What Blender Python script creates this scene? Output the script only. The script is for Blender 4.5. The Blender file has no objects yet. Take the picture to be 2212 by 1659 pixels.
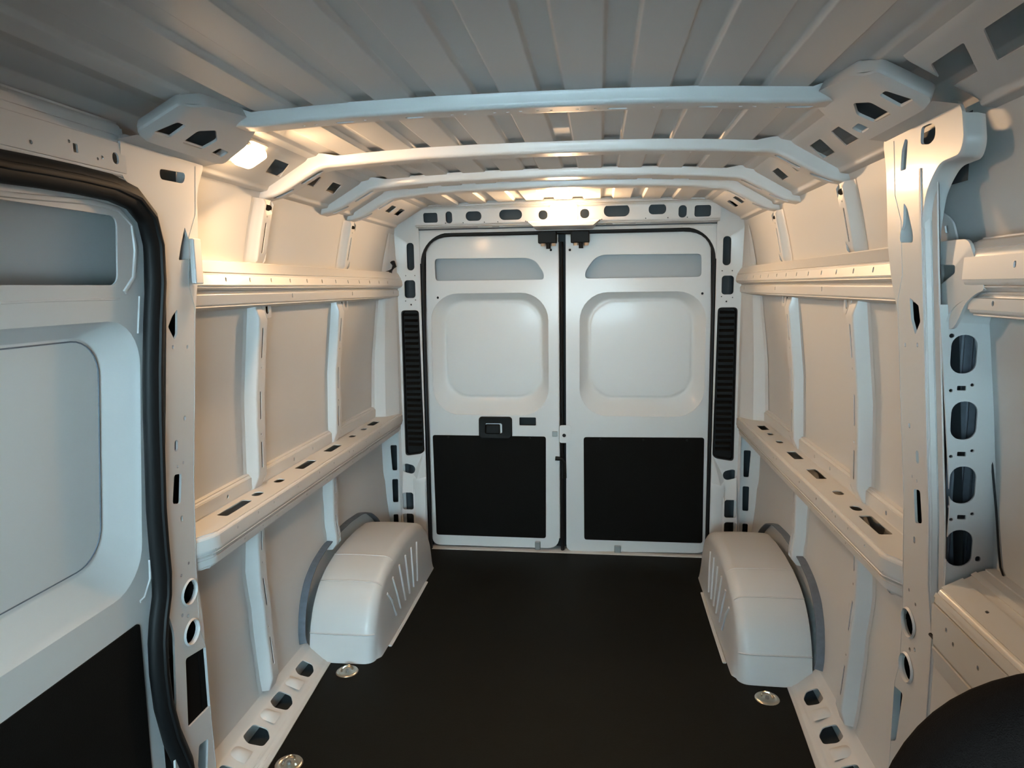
import bpy, bmesh, math, random
from mathutils import Vector, Matrix
from mathutils.geometry import delaunay_2d_cdt
random.seed(7)
sc = bpy.context.scene
C = bpy.context.scene.collection

# ------------------------------------------------------------------ camera
CX, CY, CZ = 0.1812, 0.0, 1.4669           # between the front seats, looking to the rear doors
YAW, PIT, ROL, FPX = 0.1238, -0.1365, -0.0131, 1524.0
W_, H_ = 2212.0, 1659.0
def ray(px, py):
    u = (px - W_/2)/FPX; v = (py - H_/2)/FPX
    c, s = math.cos(-ROL), math.sin(-ROL); u, v = c*u - s*v, s*u + c*v
    x, y2, z2 = u, 1.0, -v
    c, s = math.cos(PIT), math.sin(PIT); y, z = c*y2 - s*z2, s*y2 + c*z2
    c, s = math.cos(YAW), math.sin(YAW); return Vector((c*x - s*y, s*x + c*y, z))
def at(px, py, ax, val):
    """survey helper: the point of the plane X/Y/Z = val that the photograph shows at a pixel"""
    d = ray(px, py); o = Vector((CX, CY, CZ)); i = 'XYZ'.index(ax)
    return o + d*((val - o[i])/d[i])
cam_d = bpy.data.cameras.new('camera'); cam = bpy.data.objects.new('camera', cam_d); C.objects.link(cam)
f0, r0 = ray(W_/2, H_/2).normalized(), (ray(W_/2+100, H_/2) - ray(W_/2, H_/2)).normalized()
u0 = r0.cross(f0)
m = Matrix((r0, u0, -f0)).transposed().to_4x4(); m.translation = (CX, CY, CZ); cam.matrix_world = m
cam_d.sensor_fit = 'HORIZONTAL'; cam_d.sensor_width = 36.0; cam_d.lens = 36.0*FPX/W_; cam_d.clip_start = 0.02
sc.camera = cam

# ------------------------------------------------------------------ daylight and exposure
wd = bpy.data.worlds.new('world'); sc.world = wd; wd.use_nodes = True
bg = wd.node_tree.nodes['Background']; bg.inputs[0].default_value = (0.59, 0.87, 1.0, 1); bg.inputs[1].default_value = 44.0
vs = sc.view_settings
vs.view_transform = 'Standard'; vs.look = 'None'; vs.gamma = 1.0; vs.use_curve_mapping = False; vs.exposure = 0.12
LAMP_LEFT, LAMP_REAR = 9.5, 17.5

# ------------------------------------------------------------------ materials
def mat(name, col, rough=.4, metal=0.0, coat=0.0, noise=0.0, nscale=60.0, bump=0.0, bscale=200.0, emit=None, estr=0.0, spec=.5):
    m = bpy.data.materials.new(name); m.use_nodes = True; nt = m.node_tree; b = nt.nodes['Principled BSDF']
    b.inputs['Base Color'].default_value = (*col, 1); b.inputs['Roughness'].default_value = rough
    b.inputs['Metallic'].default_value = metal; b.inputs['Coat Weight'].default_value = coat
    b.inputs['Coat Roughness'].default_value = .12; b.inputs['Specular IOR Level'].default_value = spec
    tc = nt.nodes.new('ShaderNodeTexCoord')
    if noise > 0:
        n = nt.nodes.new('ShaderNodeTexNoise'); n.inputs['Scale'].default_value = nscale; n.inputs['Detail'].default_value = 4
        nt.links.new(tc.outputs['Object'], n.inputs['Vector'])
        r = nt.nodes.new('ShaderNodeValToRGB')
        r.color_ramp.elements[0].color = (*[c*(1-noise) for c in col], 1); r.color_ramp.elements[1].color = (*[min(1, c*(1+noise)) for c in col], 1)
        nt.links.new(n.outputs['Fac'], r.inputs[0]); nt.links.new(r.outputs[0], b.inputs['Base Color'])
    if bump > 0:
        n2 = nt.nodes.new('ShaderNodeTexNoise'); n2.inputs['Scale'].default_value = bscale; n2.inputs['Detail'].default_value = 3
        nt.links.new(tc.outputs['Object'], n2.inputs['Vector'])
        bp = nt.nodes.new('ShaderNodeBump'); bp.inputs['Strength'].default_value = bump; bp.inputs['Distance'].default_value = .002
        nt.links.new(n2.outputs['Fac'], bp.inputs['Height']); nt.links.new(bp.outputs[0], b.inputs['Normal'])
    if emit:
        b.inputs['Emission Color'].default_value = (*emit, 1); b.inputs['Emission Strength'].default_value = estr
    return m
WARM = (1.0, 0.64, 0.34)
PAINT = mat('white_body_paint', (.62, .62, .615), .42, coat=.15, noise=.015, nscale=3.0)
PRIMER_SHADE = mat('primer_with_cavity_shade', (.04, .052, .06), .6, noise=.05, nscale=8.0)  # cavity primer, darkened so that openings read as deep shade
RUBBER = mat('black_rubber', (.006, .007, .008), .55, noise=.1, nscale=40, spec=.3)
PLAST = mat('black_moulded_plastic', (.005, .005, .0046), .5, bump=.3, bscale=500, spec=.18)
BOARD = mat('black_door_board', (.0038, .0038, .0036), .8, bump=.5, bscale=600, spec=.15)
MATF = mat('black_floor_mat', (.0046, .0043, .0030), .62, noise=.12, nscale=14, bump=.5, bscale=420, spec=.12)
FABRIC = mat('dark_seat_fabric', (.0052, .0034, .0028), .9, noise=.2, nscale=300, bump=.6, bscale=900, spec=.08)
CHROME = mat('zinc_plated_steel', (.62, .58, .50), .28, metal=1.0, noise=.15, nscale=30)
STEEL = mat('grey_steel', (.30, .31, .30), .4, metal=.6, noise=.1, nscale=40)
LENS = mat('lit_lamp_lens', (.9, .85, .8), .3, emit=WARM, estr=16.0)
SEAM_SHADE = mat('grey_seam_and_shade', (.13, .15, .18), .6, noise=.25, nscale=50)  # panel seam, and shade put into the arch gap and ladder ovals
GREY_BACK = mat('grey_transom_back', (.36, .385, .40), .5, noise=.03, nscale=6)  # plain grey, darker than the body paint, behind the transom opening
BLACK_SHEET = mat('black_sheet_and_shade', (.004, .004, .004), .9, spec=.1)  # flat black; behind slots and holes it stands in for shade
DASH = mat('dark_cab_plastic', (.02, .02, .02), .6, bump=.3)

# ------------------------------------------------------------------ mesh helpers
def inside(p, poly):
    x, y = p; r = False; j = len(poly)-1
    for i in range(len(poly)):
        (a, b_), (c, d) = poly[i], poly[j]
        if (b_ > y) != (d > y) and x < (c-a)*(y-b_)/(d-b_)+a: r = not r
        j = i
    return r
def clean(q):
    out = []
    for p in q:
        if not out or math.hypot(p[0]-out[-1][0], p[1]-out[-1][1]) > 2e-5: out.append((p[0], p[1]))
    if math.hypot(out[0][0]-out[-1][0], out[0][1]-out[-1][1]) < 2e-5: out.pop()
    return out
class MB:
    def __init__(s): s.v = []; s.f = []
    def add(s, vs, fs):
        o = len(s.v); s.v += [tuple(p) for p in vs]; s.f += [tuple(i + o for i in f) for f in fs]
    def grid(s, fn, nu, nv):
        vs = [fn(i/nu, j/nv) for j in range(nv+1) for i in range(nu+1)]
        s.add(vs, [(j*(nu+1)+i, j*(nu+1)+i+1, (j+1)*(nu+1)+i+1, (j+1)*(nu+1)+i) for j in range(nv) for i in range(nu)])
    def loft(s, loops, closed=True, cap0=False, cap1=False):
        n = len(loops[0]); vs = [p for l in loops for p in l]; fs = []
        for k in range(len(loops)-1):
            for i in range(n if closed else n-1):
                j = (i+1) % n; fs.append((k*n+i, k*n+j, (k+1)*n+j, (k+1)*n+i))
        if cap0: fs.append(tuple(range(n)))
        if cap1: fs.append(tuple((len(loops)-1)*n + i for i in range(n)))
        s.add(vs, fs)
    def sheet(s, outline, holes, fn, t=.003, grid=None):
        """flat outline with holes, bent through fn(u, v, w); t is the sheet's thickness"""
        polys = [clean(q) for q in [outline] + list(holes)]
        flat = [p for q in polys for p in q]; edges = []; o = 0
        for q in polys:
            k = len(q); edges += [(o+i, o+(i+1) % k) for i in range(k)]; o += k
        pts = [Vector(p) for p in flat]
        if grid:
            us = [p[0] for p in polys[0]]; vs_ = [p[1] for p in polys[0]]; gu, gv = grid
            for i in range(1, int((max(us)-min(us))/gu)):
                for j in range(1, max(2, int((max(vs_)-min(vs_))/gv))):
                    q = (min(us)+i*gu, min(vs_)+(max(vs_)-min(vs_))*j/max(2, int((max(vs_)-min(vs_))/gv)))
                    if inside(q, polys[0]) and not any(inside(q, h) for h in polys[1:]): pts.append(Vector(q))
        co, ed, fa, _, _, _ = delaunay_2d_cdt(pts, edges, [], 0, 1e-7)
        tris = []
        for f in fa:
            c = (sum(co[i].x for i in f)/len(f), sum(co[i].y for i in f)/len(f))
            if inside(c, polys[0]) and not any(inside(c, h) for h in polys[1:]): tris.append(tuple(f))
        n = len(co)
        vs = [fn(p.x, p.y, 0.0) for p in co] + [fn(p.x, p.y, -t) for p in co]
        cnt = {}
        for f in tris:
            for i in range(len(f)):
                e = (f[i], f[(i+1) % len(f)]); cnt.setdefault(tuple(sorted(e)), []).append(e)
        fs = tris + [tuple(i+n for i in reversed(f)) for f in tris]
        fs += [(e[0][1], e[0][0], e[0][0]+n, e[0][1]+n) for e in cnt.values() if len(e) == 1]
        s.add(vs, fs)
    def box(s, x0, x1, y0, y1, z0, z1):
        s.add([(x, y, z) for x in (x0, x1) for y in (y0, y1) for z in (z0, z1)],
              [(0,1,3,2), (4,6,7,5), (0,4,5,1), (2,3,7,6), (0,2,6,4), (1,5,7,3)])
    def tube(s, pts, ra, rb=None, n=10, up=None, closed=False, cap=True):
        """swept oval section along pts; ra across, rb along 'up'"""
        rb = ra if rb is None else rb; pts = [Vector(p) for p in pts]; loops = []
        for i, p in enumerate(pts):
            if closed: t = pts[(i+1) % len(pts)] - pts[i-1]
            else: t = pts[min(i+1, len(pts)-1)] - pts[max(i-1, 0)]
            t.normalize(); w = Vector(up) if up else (Vector((0, 0, 1)) if abs(t.z) < .9 else Vector((1, 0, 0)))
            a = t.cross(w).normalized(); b = a.cross(t).normalized()
            loops.append([p + a*ra*math.cos(2*math.pi*k/n) + b*rb*math.sin(2*math.pi*k/n) for k in range(n)])
        if closed: loops.append(loops[0])
        s.loft(loops, True, cap and not closed, cap and not closed)
    def build(s, name, m, parent=None, sx=1, smooth=40, bevel=0, wn=True, merge=True):
        me = bpy.data.meshes.new(name)
        bm = bmesh.new(); vv = [bm.verts.new((p[0]*sx, p[1], p[2])) for p in s.v]
        for f in s.f:
            try: bm.faces.new([vv[i] for i in f])
            except ValueError: pass
        if merge: bmesh.ops.remove_doubles(bm, verts=bm.verts, dist=1e-5)
        bmesh.ops.recalc_face_normals(bm, faces=bm.faces)
        bm.to_mesh(me); bm.free(); me.materials.append(m)
        o = bpy.data.objects.new(name, me); C.objects.link(o)
        if smooth:
            me.shade_smooth(); me.set_sharp_from_angle(angle=math.radians(smooth))
        if bevel:
            b = o.modifiers.new('bevel', 'BEVEL'); b.width = bevel; b.segments = 3; b.limit_method = 'ANGLE'; b.angle_limit = math.radians(35)
        if wn and smooth:
            w = o.modifiers.new('wn', 'WEIGHTED_NORMAL'); w.keep_sharp = True; w.weight = 90
        if parent: o.parent = parent
        return o
def tag(o, label, cat, group=None):
    o['label'] = label; o['category'] = cat
    if group: o['group'] = group
    return o
def struct(o): o['kind'] = 'structure'; return o
def empty(name, loc=(0, 0, 0)):
    o = bpy.data.objects.new(name, None); o.empty_display_size = .05; C.objects.link(o); o.location = loc; return o
def adopt(parts, root):
    bpy.context.view_layer.update()
    for p in parts:
        p.parent = root; p.matrix_parent_inverse = root.matrix_world.inverted()
def lin(tab, z):
    if z <= tab[0][0]: return tab[0][1]
    for (a, b), (c, d) in zip(tab, tab[1:]):
        if z <= c: return b + (d-b)*(z-a)/(c-a)
    return tab[-1][1]
def rr(cx, cy, w, h, r, n=5, rot=0.0):
    """rounded rectangle"""
    r = min(r, w/2*.999, h/2*.999); out = []
    for k, (sx, sy) in enumerate(((1, 1), (-1, 1), (-1, -1), (1, -1))):
        for i in range(n+1):
            a = math.pi/2*(k + i/n); out.append((sx*(w/2-r) + r*math.cos(a), sy*(h/2-r) + r*math.sin(a)))
    c, s = math.cos(rot), math.sin(rot)
    return [(cx + c*x - s*y, cy + s*x + c*y) for x, y in out]
def rp(pts, r=.006, n=4):
    """polygon with rounded corners"""
    out = []; N = len(pts); P = [Vector((p[0], p[1])) for p in pts]
    for i in range(N):
        p, a, b = P[i], P[i-1], P[(i+1) % N]
        ri = r[i] if isinstance(r, (list, tuple)) else r
        d1, d2 = (a-p), (b-p); k = min(ri, d1.length*.48, d2.length*.48)
        p1, p2 = p + d1.normalized()*k, p + d2.normalized()*k
        for j in range(n+1):
            t = j/n; q = p1*(1-t)**2 + p*2*t*(1-t) + p2*t*t; out.append((q.x, q.y))
    return out
def dens(pts, step, closed=True):
    out = []; N = len(pts)
    for i in range(N if closed else N-1):
        a, b = pts[i], pts[(i+1) % N]; L = math.hypot(b[0]-a[0], b[1]-a[1]); k = max(1, int(math.ceil(L/step)))
        out += [(a[0]+(b[0]-a[0])*j/k, a[1]+(b[1]-a[1])*j/k) for j in range(k)]
    if not closed: out.append(pts[-1])
    return out
def fil(pts, r, n=3):
    """open polyline with its inner corners rounded"""
    out = [pts[0]]
    for i in range(1, len(pts)-1):
        p, a, b = Vector(pts[i]), Vector(pts[i-1]), Vector(pts[i+1]); d1, d2 = a-p, b-p
        k = min(r, d1.length*.45, d2.length*.45); p1, p2 = p+d1.normalized()*k, p+d2.normalized()*k
        out += [tuple(p1*(1-t)**2 + p*2*t*(1-t) + p2*t*t) for t in [j/n for j in range(n+1)]]
    out.append(pts[-1]); return out
def prof(mb, pts, c0, c1, fn, holes=None, t=.003, r=.004, step=None):
    """folded sheet: profile pts (a, b) drawn out from c0 to c1; holes[i] = outlines (c, along strip i); fn(a, b, c)"""
    holes = holes or {}
    segs = []; N = len(pts); P = [Vector(p) for p in pts]
    cut = []
    for i in range(N):
        if 0 < i < N-1: cut.append(min(r, (P[i]-P[i-1]).length*.3, (P[i+1]-P[i]).length*.3))
        else: cut.append(0)
    for i in range(N-1):
        d = (P[i+1]-P[i]); L = d.length; d = d/L; nrm = Vector((-d.y, d.x))
        lo, hi = cut[i], L-cut[i+1]
        o = [(c0, lo), (c1, lo), (c1, hi), (c0, hi)]
        if step: o = dens(o, step)
        def g(u, v, w, p=P[i], d=d, nrm=nrm): q = p + d*v + nrm*w; return fn(q.x, q.y, u)
        mb.sheet(o, holes.get(i, []), g, t)
        if i < N-2:
            d2 = (P[i+2]-P[i+1]).normalized(); a = P[i+1]-d*cut[i+1]; b = P[i+1]+d2*cut[i+1]; n2 = Vector((-d2.y, d2.x))
            k = 4; cs = [c0 + (c1-c0)*j/max(1, int((c1-c0)/(step or 9))) for j in range(max(1, int((c1-c0)/(step or 9)))+1)]
            loops = []
            for c in cs:
                loops.append([fn(*(a*(1-q)**2 + P[i+1]*2*q*(1-q) + b*q*q), c) for q in [j/k for j in range(k+1)]])
            mb.loft(loops, closed=False)
# ------------------------------------------------------------------ body shape
SKIN = [(0, .962), (.06, .972), (.1, .985), (.3, 1.005), (.40, 1.010), (.44, 1.018), (.6, 1.020), (.8, 1.016), (1.1, 1.002), (1.4, .966), (1.55, .944), (1.66, .922), (1.75, .900), (1.80, .885)]
def Xs(z): return lin(SKIN, z)
PIL = [(0, .915), (.3, .920), (.66, .920), (.96, .905), (1.08, .894), (1.39, .867), (1.55, .853), (1.80, .834)]
def Xc(z): return lin(PIL, z)
Y_C0, Y_C1 = 1.605, 1.737                 # middle pillar, front and rear edge
Y_D = 3.735                               # rear pillar face
SIDES = ((-1, 'left'), (1, 'right'))

# ================================================================== STRUCTURE
# ---- floor
b = MB()
def fe(y): return lin([(-.6, .80), (1.9, .838), (2.5, .876), (2.7, .88), (3.3, .88), (3.45, .86), (3.755, .768)], y)
ys = [-.6, .6, 1.2, 1.9, 2.2, 2.5, 2.7, 3.0, 3.3, 3.45, 3.6, 3.755]
top = [(-fe(y), y) for y in ys] + [(fe(y), y) for y in reversed(ys)]
b.sheet(top, [], lambda u, v, w: (u, v, w), .012)
floor = struct(b.build('floor', MATF, wn=False))
b = MB(); b.box(-1.09, 1.09, -1.4, 3.99, -.06, -.0125); under = b.build('floor_pan', PAINT, floor)
b = MB(); b.box(-.765, .765, 3.756, 3.90, -.0125, .002); b.build('sill_plate', PAINT, floor, bevel=.003)

# ---- ceiling: corrugated skin
def roofz(x): return 1.899 - .045*x*x
xs = []
PITCH, LOW, SL, HI = .1448, .042, .006, .012
for k in range(-4, 5):
    c = k*PITCH
    xs += [(c-LOW-SL, HI), (c-LOW, 0), (c+LOW, 0), (c+LOW+SL, HI)]
prf = [(x, roofz(x)+h) for x, h in xs]
for sgn in (1, -1):
    e = [(sgn*.690, roofz(.69)+HI), (sgn*.700, roofz(.70)+.004), (sgn*.742, 1.872), (sgn*.790, 1.878), (sgn*.86, 1.862), (sgn*.905, 1.825), (sgn*.93, 1.77)]
    prf = (prf + e) if sgn > 0 else (list(reversed(e)) + prf)
prf = fil(prf, .0025, 2)
b = MB(); b.loft([[(x, y, z) for x, z in prf] for y in (-.55, .6, 1.6, 2.6, 3.66)], closed=False)
ceil_ = struct(b.build('ceiling', PAINT, smooth=50))

# ---- roof bows: folded channels under the roof
def bow_path(cz, short=False):
    h = [(0, 1.866), (.2, 1.865), (.4, 1.861), (.55, 1.853), (.630, 1.848)]
    bend = fil([(.630, 1.848), (.690, 1.845), (.832, 1.766), (.905, 1.752)], .040, 5)
    if short: bend = [(.630, 1.849), (.665, 1.852), (.715, 1.852)]
    half = [(x, z+cz) for x, z in h[:-1]] + [(x, z+cz*.5) for x, z in bend]
    return [(-x, z) for x, z in reversed(half[1:])] + half
def bow(y, w, hgt, cz=0.0, slots=(), short=False):
    P = [Vector(p) for p in bow_path(cz, short)]; S = [0]
    for a, c in zip(P, P[1:]): S.append(S[-1] + (c-a).length)
    mid = S[-1]/2
    def pos(s):
        s = min(max(s, 0), S[-1])
        for i in range(len(P)-1):
            if s <= S[i+1] + 1e-9:
                k = (s-S[i])/(S[i+1]-S[i]); p = P[i].lerp(P[i+1], k)
                d0 = (P[min(i+1, len(P)-1)]-P[max(i-1, 0)]).normalized(); d1 = (P[min(i+2, len(P)-1)]-P[i]).normalized()
                d = d0.lerp(d1, k).normalized(); return p, Vector((-d.y, d.x))
    mb = MB(); r = .011
    # underside with slots
    def fb(u, v, t): p, n = pos(u+mid); q = p - n*(t) ; q = p + n*(-t); return (q.x, y+v, q.y)
    hs = [rr(s0, yy, L, Wd, Wd/2, 4) for s0, yy, L, Wd in slots]
    ol = [(s-mid, r) for s in S] + [(s-mid, w-r) for s in reversed(S)]
    mb.sheet(ol, hs, fb, .003, grid=(.02, .03))
    # rounded front edge, front wall, rear edge, rear wall
    cs = [(r - r*math.sin(a), r - r*math.cos(a)) for a in [math.pi/2*k/5 for k in range(6)]]
    for side_ in (0, 1):
        loops = []
        for i, s in enumerate(S):
            p, n = pos(s); hh = hgt + .020*max(0, min(1, (abs(p.x)-.64)/.06))
            sec = cs + [(0, hh*.75), (-.003, hh)] if side_ == 0 else [(w-c, h) for c, h in cs] + [(w, hh)]
            loops.append([((p+n*h).x, y+c, (p+n*h).y) for c, h in sec])
        mb.loft(loops, closed=False)
    return mb.build('roof_bow', PAINT, ceil_, smooth=50, wn=False)
b1s = [(s, .045, .045, .013) for s in (-.42, -.25, .22, .42)] + [(s, .04, .008, .007) for s in (-.52, -.49, -.37, -.33, -.16, -.13, -.06, -.03, 0, .04, .07, .13, .17, .30, .33, .49, .52)] + [(.615, .04, .06, .016), (.57, .045, .014, .008)]
bow(1.64, .072, .032, .0, b1s, True)
e2 = [(sg*.735, .032, .085, .022) for sg in (1, -1)] + [(sg*.845, .032, .075, .022) for sg in (1, -1)]
dots = [(s, .035, .007, .006) for s in (-.5, -.35, -.2, .1, .15, .25, .4, .45)]
bow(2.195, .075, .032, .0, e2 + dots)
bow(2.70, .085, .032, .004, e2 + dots)
bow(2.99, .075, .032, .006, e2 + dots)

# ---- cant rails: sloping panels with square openings, between roof and side wall
def cant_z(x): return 1.848 - .58*(x-.767)
def cant(s, y0, y1, wins, lip=True):
    mb = MB()
    def fn(a, bb, c): return (a, c, bb)
    pts = [(.715, 1.890), (.736, cant_z(.736)), (.862, cant_z(.862)), (.867, 1.781), (.902, 1.775)]
    L0 = math.hypot(.868-.736, cant_z(.736)-cant_z(.868))
    hs = []
    for (yc, wy, lc, wl, sk) in wins:
        hs.append(rp([(yc-wy/2-sk, lc-wl/2), (yc+wy/2-sk, lc-wl/2), (yc+wy/2+sk, lc+wl/2), (yc-wy/2+sk, lc+wl/2)], .006))
    prof(mb, pts, y0, y1, fn, {1: hs}, t=-.003, r=.008)
    return mb.build('cant_rail', PAINT, ceil_, sx=s, smooth=45)
WIN12 = (2.113, .098, .064, .060, .02)
W23 = [(2.374, .085, .062, .052, .018), (2.567, .085, .062, .052, .018)]
W34 = [(2.862, .075, .062, .052, .015)]
W4R = [(3.145, .07, .062, .05, .012), (3.292, .075, .062, .05, .012), (3.435, .075, .062, .05, .012)]
BACKW = W23 + W34 + W4R
cant(1, 1.80, 3.64, [WIN12, (1.925, .10, .064, .060, .02)] + BACKW)
cant(-1, 1.80, 3.64, [WIN12, (1.885, .085, .064, .05, .0)] + BACKW)
cant(1, -.5, 1.43, [(1.374, .115, .064, .062, .03), (1.195, .125, .064, .062, .03), (1.0, .125, .064, .062, .03), (.8, .12, .064, .062, .03)])
# dark backing of the cant cavities is the roof itself

# ---- gusset plates where the first bow meets the middle pillars
def gus_z(x): return 1.832 - .58*(x-.722)
for s, side in SIDES:
    mb = MB(); dx = .5016; dz = .8651
    def fg(u, v, w):       # u = y, v = x
        return (v - w*dx, u, gus_z(v) - w*dz + .5*max(0.0, 1.458-u))
    ol = rp([(1.442, .690), (1.50, .662), (1.64, .645), (1.72, .660), (1.765, .715), (1.775, .785), (1.74, .790), (1.50, .790), (1.436, .788)], .010)
    h1 = rp([(1.479, .722), (1.512, .722), (1.512, .764), (1.455, .764)], .006)
    h2 = rp([(1.560, .724), (1.607, .706), (1.652, .729), (1.642, .765), (1.561, .766)], .008)
    h3 = rp([(1.690, .746), (1.738, .748), (1.735, .770), (1.685, .768)], .006)
    mb.sheet(dens(ol, .03), [h1, h2, h3], fg, -.006, grid=(.015, .03))
    # bent-up border of the plate, reaching the roof rail; the front facet faces the cab
    lp = [fg(u, v, 0) for u, v in ol]
    lp2 = [(p[0]+.004, p[1]+.004*max(0, min(1, (1.50-p[1])/.06)), p[2]+.010) for p in lp]; lp3 = [(p[0]+.010, p[1]+.020*max(0, min(1, (1.50-p[1])/.06)), p[2]+.014) for p in lp2]
    mb.loft([lp, lp2, lp3], True)
    # raised lips round the lower edges of the openings
    for h in (h1, h2, h3):
        lo = [p for p in h if p[1] > .755]
        if len(lo) > 2:
            lo.sort(); mb.tube([fg(u, v+.005, .002) for u, v in (lo[0], lo[-1])], .003, .003, 6)
    mb.build('gusset_plate', PAINT, ceil_, sx=s, smooth=45)
    mb = MB(); mb.loft([[(.786, y, gus_z(.786)), (.800, y, 1.793), (.839, y, 1.787)] for y in (1.436, 1.50, 1.60, 1.70, 1.78)], closed=False)
    mb.build('gusset_flange', PAINT, ceil_, sx=s, smooth=60)
    mb = MB(); mb.sheet(rp([(1.45, .70), (1.75, .70), (1.75, .785), (1.45, .785)], .01), [], lambda u, v, w: fg(u, v, -.016+w), .0005); mb.build('gusset_shade', PRIMER_SHADE, ceil_, sx=s)  # dark sheet added so the gusset openings look shaded

# ---- side walls
walls = {}
def skin(y0, y1, z0, z1, nz=24, ny=14):
    mb = MB()
    mb.grid(lambda u, v: (Xs(z0+(z1-z0)*v), y0+(y1-y0)*u, z0+(z1-z0)*v), ny, nz)
    return mb
for s, side in SIDES:
    y0 = 1.615 if s < 0 else .25
    root = struct(skin(y0, 3.80, .80, 1.43).build('wall_'+side, PAINT, sx=s)); walls[s] = root
    skin(y0, 3.80, -.01, .80).build('lower_panel', PAINT, root, sx=s)
    skin(y0, 3.80, 1.43, 1.80).build('upper_panel', PAINT, root, sx=s)

def rib(s, yb, z0, z1, depth, wy, slots, root, yt=None, lean=.0, wob=0.0, flange=.018, slope=.004):
    """upright hat section on the skin: front wall, inner face with slots, rear flange"""
    mb = MB()
    def Yf(z):
        t = (z-z0)/(z1-z0); return yb + ((yt if yt is not None else yb)-yb)*t
    def D(z):
        t = (z-z0)/(z1-z0); e = min(1, t/.06+.55, (1-t)/.06+.55); return depth*e
    def fn(a, bb, c):      # a = depth 0..1, b = y offset, c = z
        wb = wob*math.exp(-((c-(z0+(z1-z0)*.72))/.05)**2)
        return (Xs(c) - .001 - D(c)*a, Yf(c) + bb + wb*(1-a), c)
    pts = [(0.0, -flange-slope), (.06, -slope), (1.0, .004), (1.0, wy), (.30, wy+.006), (.26, wy+.03)]
    hs = [rr((za+zb)/2, wy*.5, zb-za, w, w/2, 3) for za, zb, w in slots]
    # strips
    def strip(p, q, holes, t=.0025, r0=0, r1=0):
        L = 1.0
        o = dens([(z0, 0), (z1, 0), (z1, 1), (z0, 1)], .05)
        def g(u, v, w): return fn(p[0]+(q[0]-p[0])*v + (w/depth if False else 0), p[1]+(q[1]-p[1])*v, u)
        mb.grid(lambda uu, vv: g(z0+(z1-z0)*vv, uu, 0), 3, 14)
    strip(pts[0], pts[1], []); strip(pts[1], (.88, .002), [])
    mb.grid(lambda uu, vv: fn(.88+.12*math.sin(uu*math.pi/2), .002+.008*(1-math.cos(uu*math.pi/2)), z0+(z1-z0)*vv), 4, 14)
    o = dens([(z0, .010), (z1, .010), (z1, wy), (z0, wy)], .05)
    mb.sheet(o, [[(p[0], p[1]) for p in h] for h in hs], lambda u, v, w: (Xs(u)-.001-D(u)-w, Yf(u)+v, u), .0025)
    strip((1.0, wy), pts[4], []); strip(pts[4], pts[5], [])
    o = mb.build('rib', PAINT, root, sx=s, smooth=50, wn=False)
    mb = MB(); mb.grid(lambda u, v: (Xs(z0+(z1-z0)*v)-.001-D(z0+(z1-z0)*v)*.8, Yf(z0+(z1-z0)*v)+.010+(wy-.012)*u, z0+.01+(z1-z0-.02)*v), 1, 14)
    mb.build('slot_shade', BLACK_SHEET, o, sx=s)  # black strip standing in for the shade inside the slots
    return o

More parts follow.
